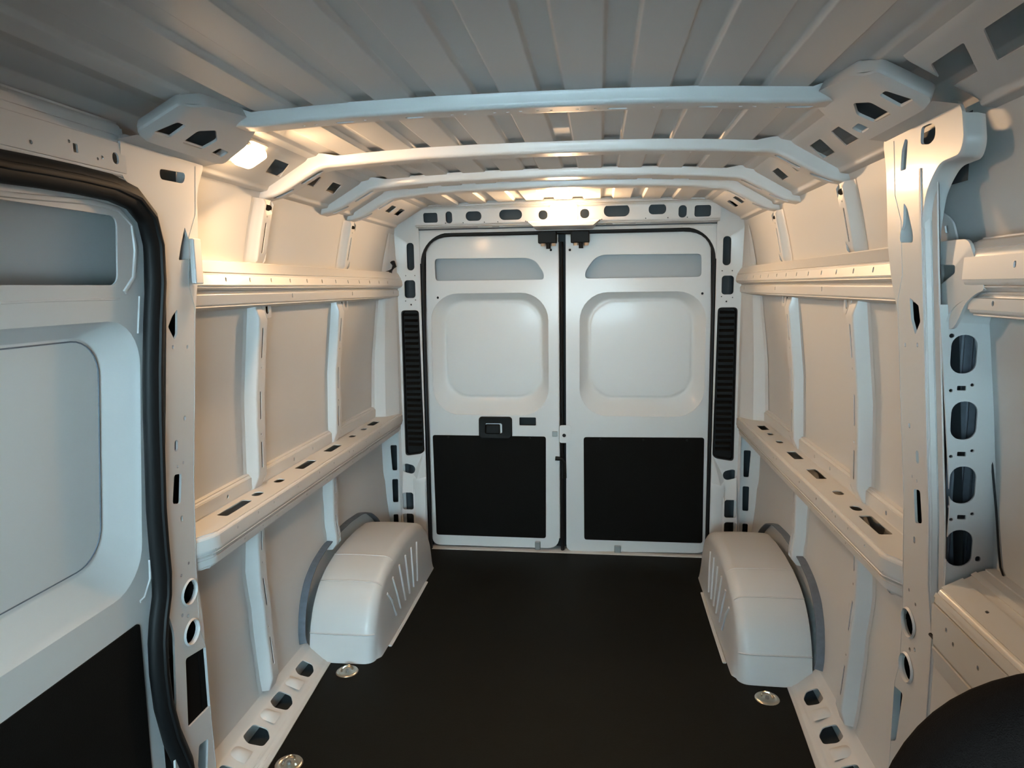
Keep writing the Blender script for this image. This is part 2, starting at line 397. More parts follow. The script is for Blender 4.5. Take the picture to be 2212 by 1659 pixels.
for s, side in SIDES:
    root = walls[s]
    # belt rail
    mb = MB()
    bp_ = [(.946, 1.553), (.899, 1.551), (.875, 1.514), (.870, 1.479), (.903, 1.468), (.893, 1.459), (.893, 1.425), (.968, 1.411)]
    n0 = bp_[2]; L2 = math.hypot(.005, .035)
    hs = {2: [rr(1.909+.1413*k, .016, .009, .015, .0044, 3) for k in range(12)],
          5: [rr(y, .010, .007, .018, .0034, 3) for y in (2.389, 3.003, 3.625)]}
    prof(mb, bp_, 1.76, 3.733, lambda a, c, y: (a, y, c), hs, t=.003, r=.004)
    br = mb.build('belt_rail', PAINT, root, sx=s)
    mb = MB(); mb.grid(lambda u, v: (.881, 1.80+1.9*u, 1.482+.03*v), 1, 1); mb.grid(lambda u, v: (.899, 1.80+1.9*u, 1.427+.03*v), 1, 1); mb.build('rail_shade', BLACK_SHEET, br, sx=s)  # black strips in place of the shade behind the rail holes
    # overlap joint at the front end of the rail
    mb = MB(); q = [(a-.004, c) for a, c in bp_]
    prof(mb, q, Y_C1-.03, 1.775 if s > 0 else 1.80, lambda a, c, y: (a, y, c), {}, t=.003, r=.004)
    mb.build('belt_rail_end', PAINT, root, sx=s)
    # shelf rail
    mb = MB()
    sp = [(1.017, .846), (.998, .840), (1.000, .789), (.895, .785), (.893, .738), (.905, .722), (.909, .690), (1.02, .672)]
    off = 1.000-.955
    wS = .036
    hs = {2: [rp([(y0, off-wS/2), (y1, off-wS/2), (y1, off+wS/2), (y0, off+wS/2)], .008) for y0, y1 in ((1.945, 2.105), (2.505, 2.640), (2.790, 2.920), (3.355, 3.465))]
             + [rr(2.175, off, .050, .030, .015, 5), rr(2.338, off, .050, .030, .015, 5), rr(3.10, off, .05, .026, .013, 5), rr(3.265, off, .05, .024, .012, 5)],
          1: [rr(y, .026, .012, .013, .005, 3) for y in (1.86, 2.06, 2.56, 2.74)],
          3: [rr(y, zz, .008, .008, .0039, 3) for y, zz in ((1.92, .02), (2.05, .017), (2.16, .018), (2.19, .012), (2.35, .02), (2.55, .02), (2.7, .02), (2.88, .016), (2.93, .024), (3.1, .02), (3.3, .02))],
          5: [rr(y, .015, .006, .006, .0029, 3) for y in (1.98, 2.1, 2.2, 2.45, 2.65, 2.95, 3.2)]}
    prof(mb, sp, 1.795, 3.72, lambda a, c, y: (a, y, c), hs, t=.003, r=.006)
    mb.build('shelf_rail', PAINT, root, sx=s)
    mb = MB(); q = [(a-.004*(a < .99), c+.003) for a, c in sp]
    prof(mb, q, Y_C1-.03, 1.815, lambda a, c, y: (a+(max(0, 1.80-y)*.5 if a < .97 else 0), y, c), {}, t=.003, r=.008, step=.02)
    mb.build('shelf_rail_end', PAINT, root, sx=s)
    # mid, upper and lower ribs
    for y, dp in ((2.20, .044), (2.935, .040)):
        mid_slots = [(1.24, 1.345, .010), (1.205, 1.213, .007), (1.03, 1.13, .010), (.975, .985, .008), (.86, .955, .010)]
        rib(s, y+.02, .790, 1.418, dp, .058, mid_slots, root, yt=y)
    for y in (2.165, 2.86):
        z0 = .085 if y < 2.5 else .33
        sl = [(.575, .66, .009), (.53, .538, .007), (.38, .48, .009), (.30, .308, .007), (.17, .27, .009)]
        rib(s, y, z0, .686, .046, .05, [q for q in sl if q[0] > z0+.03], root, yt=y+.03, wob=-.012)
    for y, sl in ((2.19, [(1.585, 1.685, .010), (1.70, 1.706, .006)]), (2.985, [(1.59, 1.69, .010), (1.705, 1.712, .006)])):
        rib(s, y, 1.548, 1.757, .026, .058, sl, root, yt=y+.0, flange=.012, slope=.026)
    # dark oval below the belt rail at each rib
    for y in (2.280, 3.032):
        mb = MB(); fd = lambda u, v, w: (.933-w, u, v)
        mb.sheet(rp([(y-.035, 1.375), (y+.028, 1.375), (y+.028, 1.424), (y-.035, 1.424)], .006), [rr(y, 1.405, .024, .036, .011, 5)], fd, .003)
        o = mb.build('rib_tab', PAINT, root, sx=s)
        mb = MB(); mb.grid(lambda u, v: (.945, y-.03+.055*u, 1.375+.05*v), 1, 1); mb.build('tab_shade', BLACK_SHEET, o, sx=s)  # black sheet that makes the oval look deep and shaded
    # frame round the rear end of the window bay
    mb = MB()
    def fq(a, c, z): return (Xs(z)-.002-a*(Xs(z)-.902), c, z)
    prof(mb, [(0.0, 3.560), (.10, 3.575), (.58, 3.605), (1.0, 3.700), (1.05, 3.735)], .786, 1.425, fq,
         {1: [rr(1.33, .02, .08, .006, .003, 3)], 2: [rr(z, .05, .006, .006, .0028, 3) for z in (1.29, 1.27, .98, .95)]}, t=.003, r=.003, step=.06)
    mb.build('window_bay_frame', PAINT, root, sx=s)
    mb = MB()
    prof(mb, [(0.0, 3.600), (.5, 3.630), (1.0, 3.705), (1.06, 3.735)], 1.54, 1.75, fq, {1: [rr(1.62, .04, .06, .012, .006, 3)]}, t=.003, r=.003, step=.06)
    mb.build('upper_bay_frame', PAINT, root, sx=s)
    # inner rear panel under the shelf with its openings
    mb = MB()
    ol = [(.900, .0), (.900, .70), (1.03, .70), (1.03, .0)]
    hs = [rp([(.942, .455), (.968, .455), (.975, .60), (.940, .60)], .008), rp([(.942, .27), (.972, .27), (.972, .405), (.940, .405)], .008), rp([(.945, .12), (.972, .12), (.972, .20), (.945, .20)], .008)]
    mb.sheet(ol, hs, lambda u, v, w: (u, 3.765-(u-.90)*.25-w, v), .004)
    mb.build('rear_inner_panel', PAINT, root, sx=s)
    # kick rail at floor level
    mb = MB()
    kp = [(.832, .003), (.850, .003), (.862, .010), (.872, .012), (.952, .052), (.985, .085)]
    Lk = math.hypot(.08, .04)
    def fk(a, c, y): return (a + (fe(y)-.838)*max(0, min(1, (.97-a)/.13)), y, c)
    hs = {3: [rp([(y-.050, .058), (y-.034, .086), (y+.034, .082), (y+.046, .03), (y+.016, .006), (y-.030, .010)], .012) for y in (1.80, 2.0, 2.195, 2.405)]}
    prof(mb, kp, 1.30 if s > 0 else 1.62, 2.53, fk, hs, t=.004, r=.005, step=.15)
    mb.build('kick_rail', PAINT, root, sx=s)
    mb = MB(); mb.box(.85, 1.0, 1.3, 2.53, -.012, -.008); mb.build('kick_channel', PRIMER_SHADE, root, sx=s)
    for k, y in enumerate((1.70, 1.90, 2.10, 2.30)):
        mb = MB(); n = 8   # pressed domes between the openings
        mb.grid(lambda u, v: (.895+.06*u, y-.028+.056*v, .030+.022*u+.012*math.sin(math.pi*u)*math.sin(math.pi*v)-.003), n, n)
        mb.build('pressed_dome', PAINT, root, sx=s)

# ---- middle pillars
def pp(px, py):
    """(y, z) on the inner face of a middle pillar"""
    sg = -1 if px < 1106 else 1; p = at(px, py, 'X', sg*.88)
    for _ in range(5): p = at(px, py, 'X', sg*Xc(p.z))
    return p.y, p.z
def pillar_holes():
    return [rr(1.697, .659, .062, .058, .028, 5, .6), rr(1.694, .546, .060, .056, .027, 5, .6),
         rp([(1.637, .925), (1.672, .915), (1.678, .995), (1.645, 1.0)], .008),
         rr(1.653, 1.075, .014, .030, .007, 4), rr(1.69, 1.14, .010, .012, .004, 3), rr(1.675, .873, .010, .016, .004, 3),
         rr(1.66, 1.018, .006, .008, .003, 3), rr(1.685, 1.022, .006, .008, .003, 3),
         rr(1.66, .61, .010, .010, .004, 3), rr(1.685, .597, .010, .010, .004, 3), rr(1.665, .72, .008, .008, .003, 3), rr(1.70, .74, .008, .008, .003, 3),
         rr(1.637, 1.33, .008, .010, .003, 3), rr(1.70, 1.325, .008, .010, .003, 3)]
for s, side in SIDES:
    root = walls[s]
    H = pillar_holes()
    fnp = lambda u, v, w: (Xc(v) - w, u, v)
    Q = lambda *a: [pp(*q) for q in a]
    if s < 0:
        ol = [(1.55, 0), (Y_C1+.02, 0), (Y_C1+.02, .30), (Y_C1+.015, .55), (Y_C1, .72), (Y_C1, 1.43), (Y_C1+.01, 1.50), (Y_C1+.01, 1.60), (Y_C1+.005, 1.72), (1.775, 1.792), (1.45, 1.805), (1.45, 1.715), (1.50, 1.69), (1.55, 1.655), (1.585, 1.60), (1.605, 1.53), (1.61, 1.40), (1.606, 1.0), (1.59, .80), (1.585, .72), (1.60, .65), (1.62, .58), (1.605, .40), (1.58, .25)]
        H = H + [rp(Q((344, 364), (401, 374), (397, 397), (346, 387)), .014), rp(Q((399, 490), (413, 535), (411, 560), (386, 562), (391, 530)), .005), rp(Q((372, 683), (383, 668), (383, 722), (377, 735), (363, 706)), .004),
                 rp(Q((401, 1423), (459, 1388), (466, 1512), (407, 1573)), .010), rp(Q((430, 1610), (450, 1595), (448, 1680), (426, 1690)), .008)]
    else:
        ol = [(1.60, 0), (Y_C1+.02, 0), (Y_C1+.02, .30), (Y_C1+.015, .55), (Y_C1, .72), (Y_C1, 1.40), (1.765, 1.47), (1.780, 1.55), (1.780, 1.72), (1.795, 1.795), (1.45, 1.800), (1.43, 1.775), (1.424, 1.725), (1.440, 1.700), (1.517, 1.698), (1.555, 1.672), (1.580, 1.644), (1.603, 1.58), (1.605, 1.45), (1.605, 1.0), (1.60, .80), (1.585, .70), (1.58, .60), (1.585, .40), (1.59, .2)]
        H = H + [rp(Q((1990, 275), (2010, 266), (2021, 270), (2020, 298), (2008, 312), (1988, 312)), .010), rp(Q((1955, 300), (1961, 302), (1957, 366), (1945, 370), (1948, 325)), .004),
                 rp(Q((1952, 437), (1960, 450), (1972, 505), (1972, 524), (1944, 524), (1944, 505), (1951, 485)), .008), rp(Q((1965, 643), (1984, 660), (1988, 695), (1977, 723), (1968, 690)), .004),
                 rp(Q((1928, 1478), (1950, 1498), (1935, 1600), (1912, 1600)), .010)]
    mb = MB(); mb.sheet(dens(rp(ol, .02), .08), H, fnp, .006, grid=(.06, .06))
    mb.build('middle_pillar', PAINT, root, sx=s)
    # rear return to the skin, and the inside of the pillar
    mb = MB()
    mb.grid(lambda u, v: (Xc(.0+1.78*v)-.001+u*(Xs(1.78*v)-Xc(1.78*v)), Y_C1+(.02 if v < .3 else 0)-.004+.012*u - (.03 if .80 < v < .92 else 0), 1.78*v), 3, 30)
    web = mb.build('pillar_rear_web', PAINT, root, sx=s)
    mb = MB(); mb.grid(lambda u, v: (Xc(.25+1.2*v)+.005+u*(Xs(.25+1.2*v)-Xc(.25+1.2*v)-.006), Y_C1-.010, .25+1.2*v), 2, 12)
    mb.build('web_shade', BLACK_SHEET, web, sx=s)  # black sheet hiding the lit web, as shade inside the ovals
    mb = MB()
    zt_ = 1.46 if s > 0 else 1.78
    mb.grid(lambda u, v: (Xc(zt_*v)+.05, 1.56+.17*u, zt_*v), 3, 20)
    mb.build('pillar_shade_sheet', PRIMER_SHADE, root, sx=s)  # dark sheet put in the pillar as shade behind its openings
    if s > 0:
        mb = MB(); mb.grid(lambda u, v: (Xc(1.70)+.045, 1.50+.25*u, 1.66+.13*v), 1, 1); mb.build('pillar_shade_sheet', PRIMER_SHADE, root, sx=s)  # second dark sheet, shade for the square opening
    # flanged collars round the two oval openings
    for y, z in ((1.697, .659), (1.694, .546)):
        mb = MB(); l0 = rr(y, z, .062, .058, .028, 5, .6); l1 = rr(y, z, .074, .070, .034, 5, .6); l2 = rr(y, z, .067, .063, .031, 5, .6)
        mb.loft([[(Xc(v)-.001, u, v) for u, v in l1], [(Xc(v)-.006, u, v) for u, v in l2], [(Xc(v)-.002, u, v) for u, v in l0], [(Xc(v)+.006, u, v) for u, v in l0]])
        mb.build('opening_collar', PAINT, root, sx=s, smooth=80, wn=False)

mb = MB(); mb.grid(lambda u, v: (.9275, 1.60+.155*u, .28+.24*v), 1, 1); mb.build('black_back_sheet', BLACK_SHEET, walls[-1], sx=-1)  # black sheet behind the lower opening of the left pillar
# bracket on the rear edge of the left middle pillar
mb = MB(); mb.box(.838, .852, 1.705, 1.742, 1.485, 1.60); mb.build('pillar_bracket', PAINT, walls[-1], sx=-1, bevel=.004)

# ---- right wall ahead of the middle pillar: ridge, ladder panel with four ovals, sill, belt
root = walls[1]
mb = MB()
def fr_(a, c, z): return (a + (Xc(z)-.905), c, z)
prof(mb, [(.905, 1.606), (.906, 1.596), (.921, 1.588), (.921, 1.556), (.915, 1.548)], .02, 1.70, lambda a, c, z: (a+Xc(z)-.905, c-.02*max(0, min(1, (.80-z)/.12))*(1 if z < .8 else 0), z), {}, t=.003, r=.004, step=.06)
mb.build('pillar_front_flange', PAINT, root)
mb = MB()
YP = 1.548
def op(px, py): p = at(px, py, 'Y', YP); return p.x, p.z
def oval(px, py, w, h):
    x, z = op(px, py); x1, _ = op(px+w, py); _, z1 = op(px, py+h); return rr(x, z, x1-x, z-z1, (x1-x)*.46, 6)
hs = [oval(2080, 765, 57, 83), oval(2080, 908, 57, 82), oval(2077, 1047, 57, 80), oval(2070, 1183, 57, 78)]
for cy in (836, 978, 1114):
    for dx, dy, w, h in ((-3, 2, 16, 9), (-26, 7, 7, 6), (20, -5, 7, 6)):
        x, z = op(2078+dx, cy+dy); hs.append(rr(x, z, w*.00108, h*.00108, .0018 if w > 10 else .0034, 3))
x, z = op(2054, 725); hs.append(rr(x, z, .010, .009, .0044, 4)); x, z = op(2110, 1206); hs.append(rr(x, z, .011, .012, .005, 4))
ol = [(.92, .80), (1.02, .80), (1.02, .95), (1.0, 1.1), (.972, 1.38), (.965, 1.42), (.87, 1.42), (.885, 1.30), (.905, 1.12), (.918, 1.0)]
mb.sheet(dens(ol, .08), hs, lambda u, v, w: (u, YP+w, v), .004)
lad = mb.build('ladder_panel', PAINT, root)
mb = MB()
for py in (700, 818, 856, 957, 997, 1094, 1136):
    (xa, za), (xb, zb) = op(2048, py), op(2116, py+3); mb.tube([(xa, YP-.001, za), (xb, YP-.001, zb)], .003, .0035, 6)
mb.build('ladder_swage', PAINT, lad)
mb = MB(); mb.grid(lambda u, v: (.932+.088*u, 1.60+.006*math.sin(u*31), .80+.60*v), 24, 2); mb.build('ladder_backing', SEAM_SHADE, root)  # grey picked for the shaded inside of the pillar
# belt rail ahead of the pillar
mb = MB()
fb = [(.948, 1.548), (.900, 1.545), (.880, 1.520), (.878, 1.462), (.900, 1.448), (.893, 1.438), (.893, 1.405), (.975, 1.395)]
prof(mb, fb, .25, 1.472, lambda a, c, y: (a, y, c), {2: [rr(y, .026, .008, .012, .0038, 3) for y in (1.30, 1.16)], 5: [rr(1.385, .012, .008, .010, .0038, 3)]}, t=.003, r=.008)
mb.build('front_belt_rail', PAINT, root)
# curved corner gusset between belt rail and ladder, with its triangular opening
mb = MB()
tri_ = [at(x, y, 'X', .882) for x, y in ((2025, 572), (2068, 572), (2066, 590), (2028, 618))]
ol = [(1.60, 1.548), (1.505, 1.548), (1.46, 1.546), (1.40, 1.45), (1.43, 1.445), (1.475, 1.425), (1.505, 1.39), (1.53, 1.37), (1.60, 1.37)]
mb.sheet(rp(ol, .02), [rp([(p.y, p.z) for p in tri_], .006)], lambda u, v, w: (.8775+ (1.50-v)*.11*(v < 1.5) - w, u, v), .006)
mb.build('corner_gusset', PAINT, root)
mb = MB()
mb.grid(lambda u, v: (.885+.09*u, 1.40+.145*math.sin(v*math.pi/2), 1.378+.062*math.cos(v*math.pi/2)-.006*u), 4, 12)
mb.build('corner_return', PAINT, root)
# inner panel seam (sealed edge) and sill box below it
sp_ = [at(x, y, 'X', .986) for x, y in ((2212, 664), (2175, 666), (2150, 672), (2137, 690), (2131, 740), (2132, 900), (2133, 1100), (2134, 1180), (2136, 1225), (2147, 1262), (2175, 1296), (2212, 1330))]
mb = MB(); mb.tube([(Xs(p.z)-.004, p.y, p.z) for p in sp_], .0022, .0022, 6); mb.build('seam_sealer', RUBBER, root)
mb = MB()
sb = [(1.02, .862), (.985, .858), (.960, .842), (.905, .812), (.897, .790), (.899, .70), (.915, .62), (.99, .60)]
prof(mb, sb, .25, 1.535, lambda a, c, y: (a, y, c-.02*(1.5-y)), {2: [rr(1.40, .03, .010, .006, .003, 3)], 4: [rr(y, .045+dz_, .008, .010, .0038, 3) for y, dz_ in ((1.47, -.01), (1.44, .005), (1.345, 0.0), (1.36, .035))]}, t=.004, r=.016)
mb.build('sill_box', PAINT, root)
mb = MB()
hl = [rp([(1.405, .52), (1.44, .60), (1.25, .60), (1.25, .3), (1.405, .3)], .01), rr(1.475, .59, .009, .010, .0044, 3), rr(1.47, .50, .014, .024, .006, 3)]
ol = [(1.555, .0), (1.555, .80), (1.50, .80), (1.46, .70), (1.2, .66), (1.2, .0)]
mb.sheet(ol, hl, lambda u, v, w: (.914-w, u, v), .005); mb.build('lower_front_panel', PAINT, root)
mb = MB(); mb.grid(lambda u, v: (.96, 1.2+.36*u, .66*v), 2, 2); mb.build('lower_front_backing', PRIMER_SHADE, root)
mb = MB(); mb.tube([(.905, 1.56, .700), (.908, 1.525, .696), (.915, 1.515, .690)], .004, .004, 6); mb.build('rubber_plug', RUBBER, root)
# curled wing at the top of the right pillar
mb = MB()
wp = [(1.605, 1.50), (1.603, 1.58), (1.580, 1.644), (1.555, 1.672), (1.517, 1.698), (1.440, 1.700), (1.424, 1.725), (1.430, 1.775)]
wp = fil(wp, .03, 4)
mb.loft([[(Xc(z)-.001, y, z) for y, z in wp], [(Xc(z)+.004, y-.006, z-.005) for y, z in wp], [(Xc(z)+.022, y-.008, z-.006) for y, z in wp], [(Xc(z)+.03, y-.020, z-.012) for y, z in wp]], closed=False)
mb.build('pillar_wing', PAINT, root, smooth=60)
up = [at(x, y, 'X', .91) for x, y in ((2000, 556), (2058, 530), (2057, 482), (2051, 470), (2036, 457), (2031, 400), (2036, 330), (1990, 330))]
hq = at(2041, 495, 'X', .91)
mb = MB(); mb.sheet(rp([(p.y, p.z) for p in up], .01), [rr(hq.y, hq.z, .014, .016, .003, 3)], lambda u, v, w: (Xs(v)-.025-w, u, v), .004)
mb.build('upper_reinforcement', PAINT, root)

# ---- left: header over the sliding door opening
root = walls[-1]
mb = MB()
hp = [(.895, 1.84), (.845, 1.822), (.842, 1.79), (.840, 1.716), (.852, 1.704), (.90, 1.70)]
pH = lambda px, py: at(px, py, 'X', -.841)
hs = []
for px, py, w, h, r in ((62, 307, .008, .008, .0038), (145, 305, .007, .007, .0033), (159, 320, .013, .017, .002), (217, 340, .008, .008, .0038), (207, 343, .006, .006, .0028), (246, 342, .020, .024, .0095)):
    p = pH(px, py); hs.append(rr(p.y, 1.79-p.z, w, h, r, 4))
prof(mb, hp, .3, 1.465, lambda a, c, y: (a, y, c), {2: hs}, t=.004, r=.008)
mb.build('sliding_door_header', PAINT, root, sx=-1)
mb = MB(); mb.grid(lambda u, v: (.93, .3+1.4*u, 1.69+.15*v), 4, 2); mb.build('header_backing', PAINT, root, sx=-1)

# ---- rear wall: header, rear pillars
rear = struct(MB().build('wall_rear', PAINT) if False else empty('wall_rear', (0, 3.74, 0)))
RP = []
mb = MB()
hp = [(3.655, 1.905), (3.635, 1.884), (3.658, 1.872), (3.674, 1.790), (3.735, 1.778), (3.748, 1.757)]
Lh = math.hypot(.012, .06)
def hx(px, py): return at(px, py, 'Y', 3.665)
hs = []
for px, py, w, h, r in ((930, 475, .075, .050, .010), (970, 474, .034, .062, .016), (1023, 467, .082, .048, .022), (1103, 464, .118, .052, .025), (1173, 464.5, .046, .046, .02),
                        (1263, 461.5, .046, .046, .02), (1332, 455, .128, .060, .028), (1420, 452, .086, .050, .022), (1474.5, 457, .040, .066, .018), (1518, 457, .080, .056, .012)):
    p = hx(px, py); hs.append(rr(p.x, min(1.872-p.z, .044), w, min(h, .060), r, 5))
for px, py in ((962, 487), (1000, 482), (1046, 479), (1075, 478), (1135, 474), (1300, 468), (1395, 466), (1443, 465), (1485, 470)):
    p = hx(px, py); hs.append(rr(p.x, .073, .006, .006, .0028, 3))
hs.append(rr(0, .038, .085, .050, .008, 4))
s3 = [rr(x, .030, .09 if abs(x) < .4 else .08, .012, .005, 3) for x in (-.41, -.29, -.22, .17, .29, .40)]
prof(mb, hp, -.775, .775, lambda a, c, x: (x, a, c), {2: hs, 3: s3}, t=.004, r=.008)
RP.append(mb.build('rear_header', PAINT))
mb = MB(); mb.grid(lambda u, v: (-.8+1.6*u, 3.725, 1.77+.14*v), 2, 2); RP.append(mb.build('rear_header_backing', PRIMER_SHADE))
for s, side in SIDES:
    # corner between header, cant rail and pillar
    mb = MB()
    ol = [(.765, 1.76), (.775, 1.90), (.80, 1.885), (.905, 1.80), (.915, 1.76), (.915, 1.52), (.915, .0), (.770, .0), (.770, 1.68)]
    def hD(px, py): p = at(px, py, 'Y', Y_D); return abs(p.x), p.z
    vent = [hD(867, 676), hD(906, 676), hD(915, 972), hD(867, 981)]
    V = [(.882, 1.350), (.783, 1.350), (.775, .575), (.795, .558), (.885, .545)]
    hs = [rr(.8205, 1.635, .040, .145, .018, 5), rr(.829, 1.463, .060, .095, .016, 5),
          rp(V, .02), rr(.868, .472, .072, .052, .024, 6, .25 if s > 0 else .25), rr(.869, .297, .062, .098, .014, 5), rr(.870, .176, .062, .098, .014, 5),
          rr(.825, 1.38, .009, .009, .0043, 4), rr(.855, 1.40, .006, .006, .0028, 3), rr(.80, 1.405, .006, .006, .0028, 3), rr(.85, 1.535, .006, .006, .0028, 3), rr(.80, 1.535, .006, .006, .0028, 3)]
    mb.sheet(ol, hs, lambda u, v, w: (u, Y_D - .06*max(0, min(1, (v-1.72)/.1))+w - .035*max(0, min(1, (.43-v)/.05))*max(0, min(1, (u-.765)/.05)), v), .006)
    RP.append(mb.build('rear_pillar', PAINT, sx=s, smooth=30))
    mb = MB()
    mb.grid(lambda u, v: (.765+.15*u, 3.79+.02*math.sin(u*9), 1.76*v), 12, 2); RP.append(mb.build('rear_pillar_backing', PRIMER_SHADE, sx=s))
    # rounded upper corner of the door opening
    mb = MB(); ca = [(.768-.16+.16*math.sin(a), 1.757-.16+.16*math.cos(a)) for a in [math.pi/2*k/10 for k in range(11)]]
    mb.sheet([(.80, 1.785), (.60, 1.785), (.60, 1.757)] + ca + [(.80, 1.597)], [], lambda u, v, w: (u, 3.744+w, v), .004)
    RP.append(mb.build('opening_corner', PAINT, sx=s))
    # lower step of the pillar
    mb = MB()
    mb.loft([[(.772, 3.742, .44), (.80, 3.735, .445), (.835, 3.735, .445)], [(.772, 3.70, .40), (.80, 3.692, .395), (.838, 3.70, .415)], [(.772, 3.698, .0), (.80, 3.69, .0), (.838, 3.70, .0)]], closed=False)
    RP.append(mb.build('pillar_step', PAINT, sx=s, smooth=60))
    # bead between side wall and pillar
    mb = MB(); mb.tube([(.912, 3.728, z) for z in (.15, .7, 1.5, 1.74)], .006, .006, 8); RP.append(mb.build('pillar_bead', PAINT, sx=s))
# pressed ledge under the rear lamp
mb = MB()
lg = [(-.19, .19, 3.668, 1.800), (-.18, .18, 3.63, 1.796), (-.172, .172, 3.598, 1.786), (-.150, .150, 3.594, 1.768), (-.148, .148, 3.60, 1.762), (-.145, .145, 3.74, 1.758)]
mb.loft([[(a, y, z), (a*.5+c*.5-.06, y-.004, z), (a*.5+c*.5+.06, y-.004, z), (c, y, z)] for a, c, y, z in lg], closed=False)
mb.add([(-.19, 3.668, 1.80), (-.18, 3.63, 1.796), (-.172, 3.598, 1.786), (-.150, 3.594, 1.768), (-.148, 3.60, 1.762), (-.145, 3.74, 1.758)], [(0, 1, 2, 3, 4, 5)])
mb.add([(.19, 3.668, 1.80), (.18, 3.63, 1.796), (.172, 3.598, 1.786), (.150, 3.594, 1.768), (.148, 3.60, 1.762), (.145, 3.74, 1.758)], [(0, 1, 2, 3, 4, 5)])
RP.append(mb.build('lamp_ledge', PAINT, smooth=50))
adopt(RP, rear)

